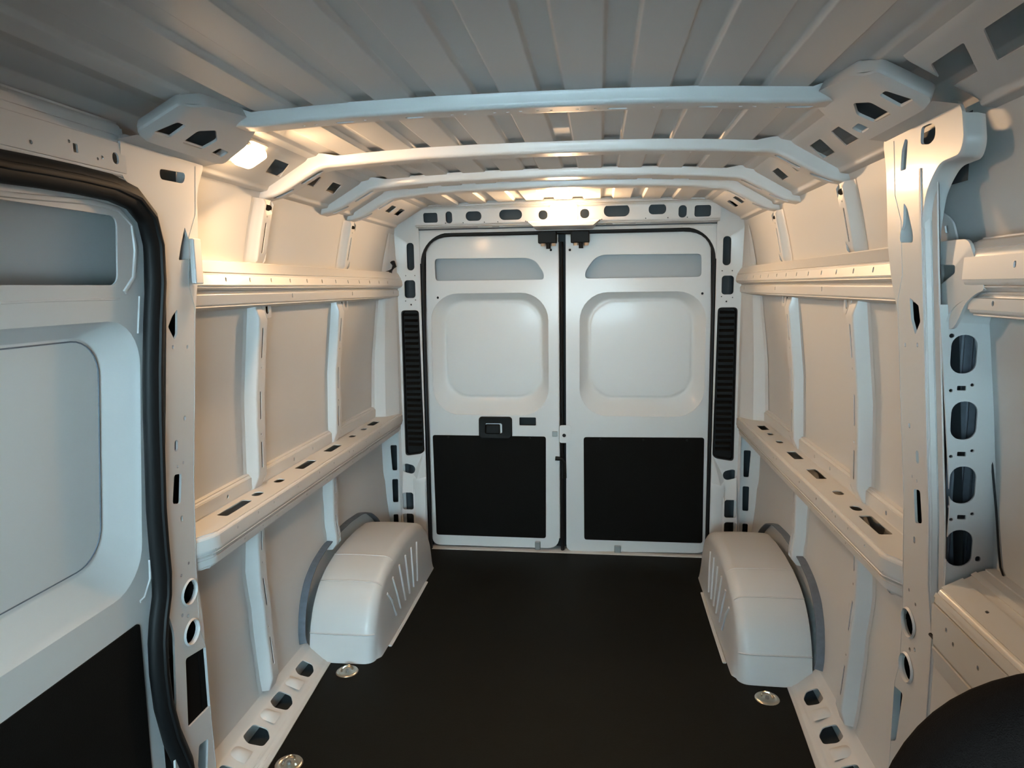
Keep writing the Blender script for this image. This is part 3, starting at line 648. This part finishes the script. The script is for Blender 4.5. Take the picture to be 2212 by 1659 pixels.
# ---- rear doors
YDR = 3.80
def dp(px, py): p = at(px, py, 'Y', YDR); return p.x, p.z
def door(idx, s):
    root = struct(empty('door_%d' % idx, (0.38*s, YDR, .01))); parts = []
    out = []
    xi = -.036 if s < 0 else .004          # free edge at the middle
    xo = .762
    if s < 0: ol = [(xi, .012), (xi, 1.78), (-xo+.015, 1.78), (-xo, 1.2), (-xo, .012)]; rad = [.07, .02, .09, .1, .05]
    else: ol = [(xi, .0), (xi, 1.78), (xo-.015, 1.78), (xo, 1.2), (xo, .012)]; rad = [.04, .02, .09, .1, .05]
    T = lambda a, c, d: (a, YDR+d, c)
    # window-shaped pressing
    if s < 0: l, r, t, bt = dp(934, 760)[0], dp(1185, 760)[0], dp(1060, 633)[1], dp(1060, 896)[1]; li, ri, ti, bi = dp(958, 760)[0], dp(1171, 760)[0], dp(1060, 648)[1], dp(1060, 862)[1]
    else: l, r, t, bt = dp(1252, 760)[0], dp(1523, 760)[0], dp(1390, 630)[1], dp(1390, 899)[1]; li, ri, ti, bi = dp(1270, 760)[0], dp(1499, 760)[0], dp(1390, 645)[1], dp(1390, 864)[1]
    def box(a, c, e, g, rad): return rr((a+c)/2, (e+g)/2, abs(c-a), abs(e-g), rad, 8)
    L0 = box(l, r, t, bt, .15)
    mid = lambda k: box(l+(li-l)*k, r+(ri-r)*k, t+(ti-t)*k, bt+(bi-bt)*k, .15-.02*k)
    mb = MB()
    R1 = mid(.12); 
    # transom pressing
    if s < 0: tr = [dp(939, 559), dp(1139, 557), dp(1158, 564), dp(1175, 590), dp(1175, 604), dp(941, 607)]
    else: tr = [dp(1515, 548), dp(1302, 550), dp(1284, 558), dp(1264, 586), dp(1264, 602), dp(1515, 598)]
    TR = rp(tr, .022, 4)
    holes = [L0, TR]
    for px, py in ([(946, 643), (1190, 540)] if s < 0 else [(1517, 634), (1231, 540)]):
        x, z = dp(px, py); holes.append(rr(x, z, .013, .013, .006, 4))
    if s < 0:
        a, c = dp(1122, 901), dp(1158, 919); holes.append(rp([(a[0], a[1]), (c[0], a[1]), (c[0], c[1]), (a[0], c[1])], .006))
    else:
        x, z = dp(1217.5, 939)
    mb.sheet(rp(ol, rad, 6), holes, lambda u, v, w: (u, YDR+w, v), .006)
    # pressed window bowl
    ring = lambda k, d: [T(x, z, d) for x, z in mid(k)]
    prof_ = [(0, 0), (.06, .002), (.16, .009), (.55, .026), (.8, .036), (.92, .040), (1.0, .041)]
    mb.loft([ring(k, d) for k, d in prof_])
    inner = lambda e, d: [T(x, z, d) for x, z in box(li+e, ri-e, ti-e, bi+e, .13)]
    mb.loft([inner(0, .041), inner(.006, .044), inner(.012, .041), inner(.02, .040)])
    mb.loft([inner(.02, .040), inner(.12, .038)], cap1=True)
    parts.append(mb.build('inner_panel', PAINT, smooth=50))
    # outer skin of the door behind the transom opening
    mb = MB(); xa, xb = min(p[0] for p in TR), max(p[0] for p in TR); za, zb = min(p[1] for p in TR), max(p[1] for p in TR)
    mb.grid(lambda u, v: (xa-.05+(xb-xa+.10)*u, YDR+.052, za-.03+(zb-za+.06)*v), 1, 1); parts.append(mb.build('outer_skin', GREY_BACK))
    # door board
    if s < 0: q = [dp(935, 939), dp(1179.5, 942.4), dp(1179.5, 1162), dp(943.5, 1154)]
    else: q = [dp(1260.7, 943.6), dp(1521, 944.8), dp(1517, 1172.7), dp(1262, 1164.7)]
    mb = MB(); mb.sheet(rp(q, .015, 4), [], lambda u, v, w: (u, YDR-.006-w*-1, v), -.005) if False else mb.sheet(rp(q, .015, 4), [], lambda u, v, w: (u, YDR-.007+w*-1, v), .006)
    brd = mb.build('trim_board', BOARD, bevel=.0015); parts.append(brd); subs = []
    for k in range(3):
        x = q[0][0] + (q[1][0]-q[0][0])*(.14+.36*k); mb = MB(); mb.tube([(x, YDR-.0072, q[0][1]-.012), (x, YDR-.0095, q[0][1]-.012)], .006, .006, 10)
        c = mb.build('clip', PLAST); subs.append((c, brd))
    if s < 0:
        # black latch housing with a recessed pull
        mb = MB(); a, c = dp(1035, 899), dp(1107, 946); cx_, cz_ = (a[0]+c[0])/2, (a[1]+c[1])/2; w_, h_ = c[0]-a[0], a[1]-c[1]
        lo = lambda k, d: [T(x, z, d) for x, z in rr(cx_, cz_, w_*k, h_*k, .018, 5)]
        hole = lambda k, d: [T(x, z, d) for x, z in rr(cx_-.01, cz_-.005, w_*.52*k, h_*.50*k, .01, 5)]
        mb.loft([lo(1.0, 0), lo(1.0, -.016), lo(.94, -.024), hole(1.0, -.022), hole(.95, .0)], cap1=True)
        hd = mb.build('latch_housing', PLAST, smooth=40); parts.append(hd)
        mb = MB(); mb.box(cx_-.055, cx_+.025, YDR-.020, YDR-.004, cz_-.035, cz_+.018); subs.append((mb.build('pull_handle', PLAST, bevel=.006), hd))
        mb = MB(); a, c = dp(1193, 931), dp(1203, 942); mb.box(a[0], c[0]+.004, YDR-.012, YDR+.01, c[1], a[1]); parts.append(mb.build('striker', STEEL, bevel=.002))
        mb = MB(); a, c = dp(1156, 1168), dp(1168, 1186); mb.box(a[0], c[0], YDR-.018, YDR, c[1], a[1]); parts.append(mb.build('door_stop', STEEL, bevel=.004))
    else:
        # lock tongue reaching over the gap
        mb = MB(); a, c = dp(1209, 917), dp(1224, 955)
        mb.sheet(rp([(a[0], a[1]), (.03, a[1]), (.03, c[1]), (a[0], c[1])], .012), [rr(*dp(1219, 939), .020, .020, .0095, 6)], lambda u, v, w: (u, YDR-.022+w*-1, v), .004)
        parts.append(mb.build('lock_tongue', PAINT))
        mb = MB(); mb.sheet(rr(*dp(1219, 939), .026, .026, .012, 6), [], lambda u, v, w: (u, YDR-.016-w, v), .001); parts.append(mb.build('tongue_hole_back', RUBBER))  # black disc behind the hole in the tongue
        mb = MB(); mb.tube([(-.055, YDR-.010, .530), (-.02, YDR-.012, .528), (-.008, YDR-.012, .505), (-.006, YDR-.010, .42)], .014, .012, 8); parts.append(mb.build('check_catch', PLAST))
        mb = MB(); a, c = dp(1327, 1177), dp(1341, 1196); mb.box(a[0], c[0], YDR-.018, YDR, c[1], a[1]); parts.append(mb.build('door_stop', STEEL, bevel=.004))
        for px, py in ((1268, 902), (1429, 915), (1510, 904)):
            x, z = dp(px, py); mb = MB(); mb.loft([[T(a_, c_, -.0005) for a_, c_ in rr(x, z, .034, .034, .0165, 5)], [T(a_, c_, -.003) for a_, c_ in rr(x, z, .026, .026, .0125, 5)], [T(a_, c_, .0) for a_, c_ in rr(x, z, .010, .010, .0045, 5)]], cap1=True)
            parts.append(mb.build('pressed_boss', PAINT, smooth=60))
    # upper bolt block with its two bolts
    xc = -.088 if s < 0 else .081
    z0, z1 = 1.690, 1.752
    mb = MB(); mb.box(xc-.048, xc+.048, YDR-.085, YDR-.03, z0, z1); bk = mb.build('bolt_block', PLAST, bevel=.005); parts.append(bk)
    mb = MB(); mb.tube([(xc+.005, YDR-.06, z0), (xc+.005, YDR-.06, z0-.028)], .012, .012, 10); subs.append((mb.build('bolt_pin', PLAST), bk))
    for dx in (-.022, .032):
        mb = MB(); mb.tube([(xc+dx, YDR-.06, z0+.001), (xc+dx, YDR-.06, z0-.014)], .012, .012, 8); subs.append((mb.build('bolt_head', CHROME), bk))
    adopt(parts, root)
    for c, p in subs: adopt([c], p)
    return root
door(1, -1); door(2, 1)

# ---- rubber seals
def sealpath(cx, hw, top, bot, rad, y, yb=None):
    pts = [(-hw, bot), (-hw+.0, top), (hw, top), (hw, bot)]
    return [(x+cx, y, z) for x, z in dens(fil(pts, rad, 8), .15, False)]
mb = MB(); mb.tube(sealpath(0, .766, 1.748, .0, .16, 3.766), .0115, .016, 10, up=(0, 1, 0)); struct(mb.build('trim_1', RUBBER, smooth=60))
mb = MB(); mb.tube([(-.018, 3.802, z) for z in (.0, .4, .9, 1.4, 1.70)], .010, .014, 8, up=(0, 1, 0)); t2 = struct(mb.build('trim_2', RUBBER, smooth=60))
mb = MB(); mb.box(-.9, .9, 3.86, 3.88, -.06, 1.9); mb.build('closing_strip', RUBBER, t2)
mb = MB(); mb.tube([(-.036, 3.806, z) for z in (.07, .5, 1.0, 1.70)], .006, .010, 8, up=(0, 1, 0)); mb.build('door_edge_flange', PAINT, t2)
# sliding door seal
sl = [(-130, 330), (0, 358), (80, 371), (160, 386), (235, 404), (285, 428), (318, 470), (333, 530), (337, 610), (333, 700), (331, 800), (332, 900), (335, 1000), (338, 1100), (344, 1180), (350, 1240), (350, 1285), (344, 1335), (341, 1385), (344, 1450), (353, 1520), (372, 1590), (398, 1650), (410, 1720)]
pts = []
for px, py in sl:
    p = at(px, py, 'X', -.9)
    for _ in range(4): p = at(px, py, 'X', -(Xc(p.z)+.008))
    pts.append(p)
pts.insert(0, Vector((-(Xc(1.68)+.008), .40, 1.685)))
mb = MB(); mb.tube(pts, .030, .020, 14, up=(1, 0, 0)); t3 = struct(mb.build('trim_3', RUBBER, smooth=60))
mb = MB(); mb.tube([p+Vector((.019, 0, 0)) for p in pts], .008, .007, 8, up=(1, 0, 0)); mb.build('seal_lip', RUBBER, t3)

# ---- sliding door
d3 = struct(empty('door_3', (-.95, 1.0, 0))); parts = []
XD = lambda z: -(Xc(z)+.030)
def sd(px, py):
    p = at(px, py, 'X', -.93)
    for _ in range(5): p = at(px, py, 'X', XD(p.z))
    return p.y, p.z
mb = MB()
# big window-shaped pressing (outer edge and floor)
def pathL(pts): return [sd(*q) for q in pts]
yR, zT = sd(300, 900)[0], sd(100, 703)[1]
zB = .655+.0
o_r, o_t, o_b = sd(303, 900)[0], sd(120, 703)[1], sd(250, 1290)[1]
o_b = .745
outer = rr((.35+o_r)/2, (o_t+o_b)/2, o_r-.35, o_t-o_b, .11, 8)
inner_r = sd(228, 900)[0]
def bigring(k, d):
    a, c = .35+.05*k, o_r-.080*k; t_, b_ = o_t-.034*k, o_b+.090*k
    return [(XD(z)-d, y, z) for y, z in rr((a+c)/2, (t_+b_)/2, c-a, t_-b_, .11-.02*k, 8)]
# upper pocket
u_t, u_b, u_r = sd(150, 452)[1], sd(150, 616)[1], sd(254, 540)[0]
pocket = rr((.55+u_r)/2, (u_t+u_b)/2, u_r-.55, u_t-u_b, .022, 5)
ol = rp([(.30, .0), (1.575, .0), (1.585, .60), (1.575, 1.3), (1.565, 1.60), (1.52, 1.69), (.30, 1.69)], [.01, .05, .1, .1, .08, .08, .01], 5)
tb = [sd(300, 1345), sd(325, 1659)]
mb.sheet(dens(ol, .12), [outer, pocket], lambda u, v, w: (XD(v)+w, u, v), .004, grid=(.1, .1))
mb.loft([bigring(0, 0), bigring(.06, .003), bigring(.2, .012), bigring(.8, .036), bigring(.94, .043), bigring(1.0, .044)])
mb.loft([bigring(1.0, .044), bigring(1.6, .044)], cap1=True)
ip = mb.build('inner_panel', PAINT, smooth=50); parts.append(ip)
# swages round the pressings
mb = MB(); mb.tube([(XD(z)+.0005, y, z) for y, z in [sd(*q) for q in ((-120, 405), (60, 425), (200, 437), (255, 452), (285, 485), (292, 540), (288, 600), (268, 632))]], .006, .004, 8, up=(1, 0, 0)); sw = [mb.build('pocket_swage', PAINT)]
mb = MB(); mb.tube([(XD(z)+.0005, y, z) for y, z in [sd(*q) for q in ((301, 640), (298, 720))]], .004, .003, 6, up=(1, 0, 0)); sw.append(mb.build('edge_bead', PAINT))
mb = MB(); mb.tube([(XD(z)+.0005, y, z) for y, z in [sd(*q) for q in ((322, 1208), (324, 1250), (312, 1290), (302, 1300))]], .004, .003, 6, up=(1, 0, 0)); sw.append(mb.build('edge_bead', PAINT))
mb = MB(); mb.tube([(XD(z)+.0002, y, z) for y, z in [sd(*q) for q in ((0, 655), (100, 650), (260, 646))]], .0025, .0015, 6, up=(1, 0, 0)); sw.append(mb.build('edge_bead', PAINT))
q = [(y, z-.0) for y, z in dens(rr((.4+o_r-.086)/2, (o_t-.040+o_b+.098)/2, o_r-.086-.4, o_t-.040-o_b-.098, .085, 8), .2)]
mb = MB(); mb.tube([(XD(z)-.0425, y, z) for y, z in q], .0016, .0016, 6, up=(1, 0, 0), closed=True); sw.append(mb.build('panel_seam', SEAM_SHADE))
# black board in the lower part
t0, t1 = sd(299, 1345), sd(0, 1556)
t2_ = sd(325, 1655)
mb = MB(); mb.sheet(rp([(t0[0], t0[1]), (t2_[0], t2_[1]), (t2_[0]+.005, .05), (.40, .05), (.40, .655)], .012), [], lambda u, v, w: (XD(v)+.004+w, u, v), .005); brd = mb.build('trim_board', BOARD); parts.append(brd)
adopt(parts, d3); adopt(sw, ip)
mb = MB(); mb.grid(lambda u, v: (-(Xs(1.69*v)+.03), .3+1.35*u, 1.69*v), 2, 10); sk = mb.build('outer_skin', PAINT); adopt([sk], d3)

# ---- cab shell behind the camera, unseen; only the windscreen is open, to direct the daylight
cab = struct(empty('wall_front', (0, -1.3, 0))); parts = []
mb = MB(); mb.box(-1.08, 1.08, -1.40, -1.30, -.06, 1.04); parts.append(mb.build('dashboard', DASH))
mb = MB(); mb.box(-1.08, 1.08, -1.40, .24, 1.635, 1.72); parts.append(mb.build('headliner', DASH))  # out of view, set low to hold daylight off the ceiling
mb = MB()
for sx in (-1, 1):
    mb.box(sx*1.04-.02, sx*1.04+.02, -1.38, .32, -.06, 1.70)
    mb.box(sx*.90-.18, sx*.90+.18, -1.40, -1.30, 1.1, 1.70)
parts.append(mb.build('cab_door', DASH))  # no windows and broad front posts, to keep side daylight out
mb = MB()
for sx in (-1, 1): mb.box(sx*.945-.14, sx*.945+.14, .20, .36, -.06, 1.98)
parts.append(mb.build('front_pillar', PAINT))  # widened inwards to shade the panels behind it
mb = MB()
for sx in (-1, 1): mb.box(sx*.745-.335, sx*.745+.335, .16, .30, 1.43, 1.72)  # added unseen blocks that keep daylight off the upper side panels
parts.append(mb.build('daylight_block', DASH)); adopt(parts, cab)
# outer body panels that close the cavities
mb = MB(); mb.box(-1.09, 1.09, -.95, 3.99, 1.975, 1.985); c = mb.build('roof_outer_panel', PRIMER_SHADE, ceil_)
mb = MB(); mb.box(-1.09, 1.09, -.95, -.90, 1.62, 1.985); mb.build('roof_front_panel', PRIMER_SHADE, ceil_)
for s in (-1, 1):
    mb = MB(); mb.box(1.075, 1.085, .2, 3.99, -.06, 1.98); mb.build('body_outer_panel', PRIMER_SHADE, walls[s], sx=s)
    mb = MB(); mb.box(1.075, 1.085, -.95, .25, 1.62, 1.98); mb.build('roof_side_panel', PRIMER_SHADE, walls[s], sx=s)
mb = MB(); mb.box(-1.09, 1.09, 3.98, 3.99, -.06, 1.98); c = mb.build('rear_outer_panel', PRIMER_SHADE); adopt([c], rear)

# ================================================================== THINGS
# ---- wheel arches
ARC = [(2.515, -.002), (2.522, .03), (2.530, .085), (2.545, .14), (2.580, .205), (2.640, .262), (2.72, .300), (2.82, .322), (2.95, .334), (3.1, .335), (3.25, .322), (3.36, .29), (3.45, .23), (3.51, .14), (3.54, .05), (3.55, -.002)]
for s, side in SIDES:
    rt = empty('wheel_arch', (.82*s, 3.03, 0)); parts = []
    A = fil(ARC, .03, 3)
    cy_ = 3.03
    def sec(i):
        y, z = A[i]
        a = A[max(i-1, 0)]; c = A[min(i+1, len(A)-1)]; t = Vector((c[0]-a[0], c[1]-a[1])).normalized(); n = Vector((-t.y, t.x))
        if n.y < 0 and False: n = -n
        xi = .686
        out = [(Xs(max(z, 0))-.006+.02, y+n.x*-.0, max(z, -.002))]
        P = []
        R = .042
        for k, x in enumerate((.960, .91, .86, .80, .739)):
            dome = .003*math.sin(k/4*math.pi)
            P.append((x, y+n.x*dome, max(-.002, z+n.y*dome)))
        for k in range(1, 7):
            an = math.pi/2*k/6
            P.append((.739 - R*math.sin(an), y-n.x*R*(1-math.cos(an)), max(-.002, z-n.y*R*(1-math.cos(an)))))
        _, ye, ze = P[-1]
        for t in (.75, .45, .2, .06): P.append((.697-.014*(1-t), ye+(cy_-ye)*.04*(1-t), max(-.002, ze*t)))
        P.append((.681, ye+(cy_-ye)*.045, -.002))
        return P
    mb = MB(); mb.loft([sec(i) for i in range(len(A))], closed=False)
    sh = mb.build('arch_shell', PAINT, sx=s, smooth=75, wn=False); parts.append(sh)
    # pressed steps across the crown
    subs = []
    for i in (8, 20, 27):
        P = sec(i); mb = MB(); mb.tube([(x, y, z+.0005) for x, y, z in P[:9]], .004, .003, 6); subs.append(mb.build('crown_step', PAINT, sx=s, smooth=60))
    # fan of ribs on the inner face
    for yb, yt, zt in ((2.80, 2.715, .225), (2.87, 2.80, .26), (2.95, 2.90, .275), (3.02, 3.00, .28), (3.09, 3.10, .28), (3.16, 3.20, .27)):
        mb = MB(); mb.tube([(.685, yb, .07), (.689, (yb+yt)/2, .16), (.695, yt, zt-.02)], .006, .006, 6); subs.append(mb.build('pressed_rib', PAINT, sx=s, smooth=60))
    # floor flange
    mb = MB(); mb.tube([(.672, 2.66, .003), (.672, 2.9, .003), (.674, 3.15, .003), (.676, 3.30, .003)], .008, .004, 6); subs.append(mb.build('floor_flange', PAINT, sx=s))
    mb = MB(); mb.tube([(Xs(max(z, 0))-.006, y+(cy_-y)*-.09, z*1.11+.004) for y, z in A[6:-6]], .004, .024, 6, up=(1, 0, 0)); parts.append(mb.build('gap_shade', SEAM_SHADE, sx=s))  # dark band painted in for the shadow gap round the arch
    adopt(parts, rt); adopt(subs, sh)
    tag(rt, 'white pressed-metal wheel arch on the %s side of the floor' % side, 'wheel arch', 'wheel arches')

# ---- lash rings in the floor
def lash(x, y, rot, label):
    rt = empty('tie_down_ring', (x, y, 0)); c, s_ = math.cos(rot), math.sin(rot)
    mb = MB(); n = 24
    ring = lambda r, z: [(x+r*math.cos(2*math.pi*k/n), y+r*math.sin(2*math.pi*k/n), z) for k in range(n)]
    mb.loft([ring(.043, .0005), ring(.041, .004), ring(.034, .006), ring(.030, .004), ring(.026, .0012), ring(.004, .001)], cap1=True)
    cup = mb.build('cup', CHROME, smooth=50)
    mb = MB(); R = .020
    pts = [(x+c*(R*math.cos(a)), y+s_*(R*math.cos(a)) + .0, .006+.016*max(0, math.sin(a))+.003) for a in [math.pi*k/10 for k in range(11)]]
    mb.tube([(x+c*R, y+s_*R, .006)] + pts + [(x-c*R, y-s_*R, .006)], .0042, .0042, 8); rg = mb.build('ring', CHROME)
    mb = MB(); mb.tube([(x, y, .0), (x, y, .009)], .007, .007, 6); bl = mb.build('bolt', STEEL)
    adopt([cup, rg, bl], rt); tag(rt, label, 'tie-down ring', 'floor tie-down rings')
p = at(750, 1449, 'Z', .004); lash(p.x, p.y, .5, 'metal tie-down ring in the black floor beside the left wheel arch')
p = at(1657, 1507, 'Z', .004); lash(p.x, p.y, -.3, 'metal tie-down ring in the black floor beside the right wheel arch')
p = at(624, 1648, 'Z', .004); lash(p.x, p.y, .9, 'metal tie-down ring in the floor at the bottom edge of the picture')

# ---- pillar vents
for s, side in SIDES:
    rt = empty('air_vent', (.83*s, 3.74, .56)); parts = []
    V = [(.882, 1.350), (.783, 1.350), (.775, .575), (.795, .558), (.885, .545)]
    mb = MB(); fn = lambda u, v, w: (u, 3.742+w, v)
    ol = rp(V, .02)
    cx_ = .83; sc_ = lambda k, e: [(cx_+(x-cx_)*k, .95+(z-.95)*e) for x, z in ol]
    mb.loft([[fn(x, z, 0) for x, z in sc_(1.04, 1.006)], [fn(x, z, -.010) for x, z in sc_(1.0, 1.0)], [fn(x, z, -.008) for x, z in sc_(.90, .985)], [fn(x, z, .012) for x, z in sc_(.86, .98)]], cap1=True)
    parts.append(mb.build('grille_frame', PLAST, sx=s, smooth=40))
    for k in range(24):
        z = 1.318 - k*.0312; x0 = .796-(1.35-z)*.008; x1 = .870
        mb = MB(); mb.add([(x0, 3.738, z), (x1, 3.738, z), (x1, 3.752, z+.014), (x0, 3.752, z+.014), (x0, 3.738, z-.003), (x1, 3.738, z-.003), (x1, 3.752, z+.011), (x0, 3.752, z+.011)],
                          [(0, 1, 2, 3), (4, 7, 6, 5), (0, 4, 5, 1), (2, 6, 7, 3), (1, 5, 6, 2), (0, 3, 7, 4)])
        parts.append(mb.build('slat', PLAST, sx=s, smooth=0))
    adopt(parts, rt)
    tag(rt, 'tall black plastic louvred vent in the rear pillar %s of the rear doors' % side, 'air vent', 'pillar vents')

# ---- lamps
def lamp_lens(name, cx, cy, cz, ex, ey, n, w, h, d, parts):
    ex, ey, n = Vector(ex), Vector(ey), Vector(n); c = Vector((cx, cy, cz))
    L = lambda k, dd: [c + ex*a + ey*e + n*dd for a, e in rr(0, 0, w*k, h*k, .016, 5)]
    mb = MB(); mb.loft([L(1.0, .0), L(1.0, d*.6), L(.93, d*.9), L(.7, d)], cap1=True); parts.append(mb.build(name, LENS, smooth=50))
    L2 = lambda k, dd: [c + ex*a + ey*e + n*dd for a, e in rr(0, 0, w+k, h+k, .02, 5)]
    mb = MB(); mb.loft([L2(.022, -.001), L2(.020, .005), L2(.002, .006), L2(.002, -.02)]); parts.append(mb.build('bezel', PAINT, smooth=50))
def lamp_light(name, loc, n, sx, sy, power, root):
    ld = bpy.data.lights.new(name, 'AREA'); ld.shape = 'RECTANGLE'; ld.size = sx; ld.size_y = sy; ld.energy = power; ld.color = WARM; ld.spread = math.radians(180)
    o = bpy.data.objects.new(name, ld); C.objects.link(o); o.location = loc
    o.rotation_euler = Vector(n).to_track_quat('-Z', 'Y').to_euler(); o.parent = root; o.matrix_parent_inverse = root.matrix_world.inverted(); return o
rt = empty('ceiling_lamp', (-.775, 1.885, 1.83)); parts = []
nL = Vector((.5016, 0, -.8651)); exL = Vector((0, 1, 0)); eyL = Vector((.8651, 0, .5016))
cL = Vector((-.775, 1.885, cant_z(.775))) + nL*.002
lamp_lens('lens', *cL, exL, eyL, nL, .100, .072, .030, parts)
mb = MB(); mb.tube([(-.695, 1.70, 1.85), (-.705, 1.75, 1.838), (-.720, 1.80, 1.842), (-.742, 1.834, 1.856)], .004, .004, 8); parts.append(mb.build('cable', PAINT))
bpy.context.view_layer.update(); adopt(parts, rt)
lamp_light('lamp_glow', cL + nL*.034, Vector((.60, .28, -.75)), .09, .055, LAMP_LEFT, rt)
tag(rt, 'small lit rectangular cargo lamp high on the left roof edge', 'lamp', 'cargo lamps')
rt = empty('ceiling_lamp', (0, 3.665, 1.8)); parts = []
nR = Vector((0, -.98, -.2)).normalized(); exR = Vector((1, 0, 0)); eyR = Vector((0, .2, -.98)).normalized()
cR = Vector((0, 3.655, 1.835))
lamp_lens('lens', *cR, exR, eyR, nR, .122, .066, .020, parts)
adopt(parts, rt)
lamp_light('lamp_glow', cR + nR*.024, nR, .11, .06, LAMP_REAR, rt)
tag(rt, 'small lit cargo lamp above the rear doors', 'lamp', 'cargo lamps')

# ---- wiring loom at the rear end of the left belt rail
mb = MB()
w0 = [at(848, 566, 'Y', 3.64), at(852, 575, 'Y', 3.63), at(843, 588, 'Y', 3.62), at(832, 592, 'Y', 3.60)]
mb.tube(w0, .014, .012, 8); o = mb.build('wiring_loom', RUBBER, smooth=60)
tag(o, 'short black wiring loom at the rear end of the left belt rail', 'cable')

# ---- driver's seat
rt = empty('driver_seat', (.68, .42, 0)); parts = []
def pad(cx, cy, cz, w, d, h, rx, e=.35):
    mb = MB(); n, m_ = 72, 24
    def f(u, v):
        a = 2*math.pi*u; p = math.pi*(v-.5); sp = lambda t, k: math.copysign(abs(t)**k, t)
        x = sp(math.cos(p), e)*sp(math.cos(a), e)*w/2; z = sp(math.cos(p), e)*sp(math.sin(a), e)*h/2; y = sp(math.sin(p), .7)*d/2
        c, s_ = math.cos(rx), math.sin(rx); return (cx+x, cy+c*y-s_*z, cz+s_*y+c*z)
    mb.grid(f, n, m_); return mb
parts.append(pad(.655, .50, .86, .54, .15, .64, -.14, .58).build('backrest', FABRIC, smooth=80, wn=False))
parts.append(pad(.655, .20, .48, .52, .50, .17, 0, .35).build('cushion', FABRIC, smooth=80, wn=False))
parts.append(pad(.655, .53, 1.30, .26, .11, .20, -.1, .5).build('headrest', FABRIC, smooth=80, wn=False))
mb = MB(); mb.box(.42, .89, -.05, .48, .0, .40); parts.append(mb.build('seat_base', DASH, bevel=.02))
mb = MB(); mb.tube([(.60, .52, 1.10), (.60, .53, 1.24)], .007, n=8); parts.append(mb.build('headrest_post', CHROME))
mb = MB(); mb.tube([(.71, .52, 1.10), (.71, .53, 1.24)], .007, n=8); parts.append(mb.build('headrest_post', CHROME))
adopt(parts, rt); tag(rt, 'dark fabric front seat whose backrest fills the lower right corner', 'seat')
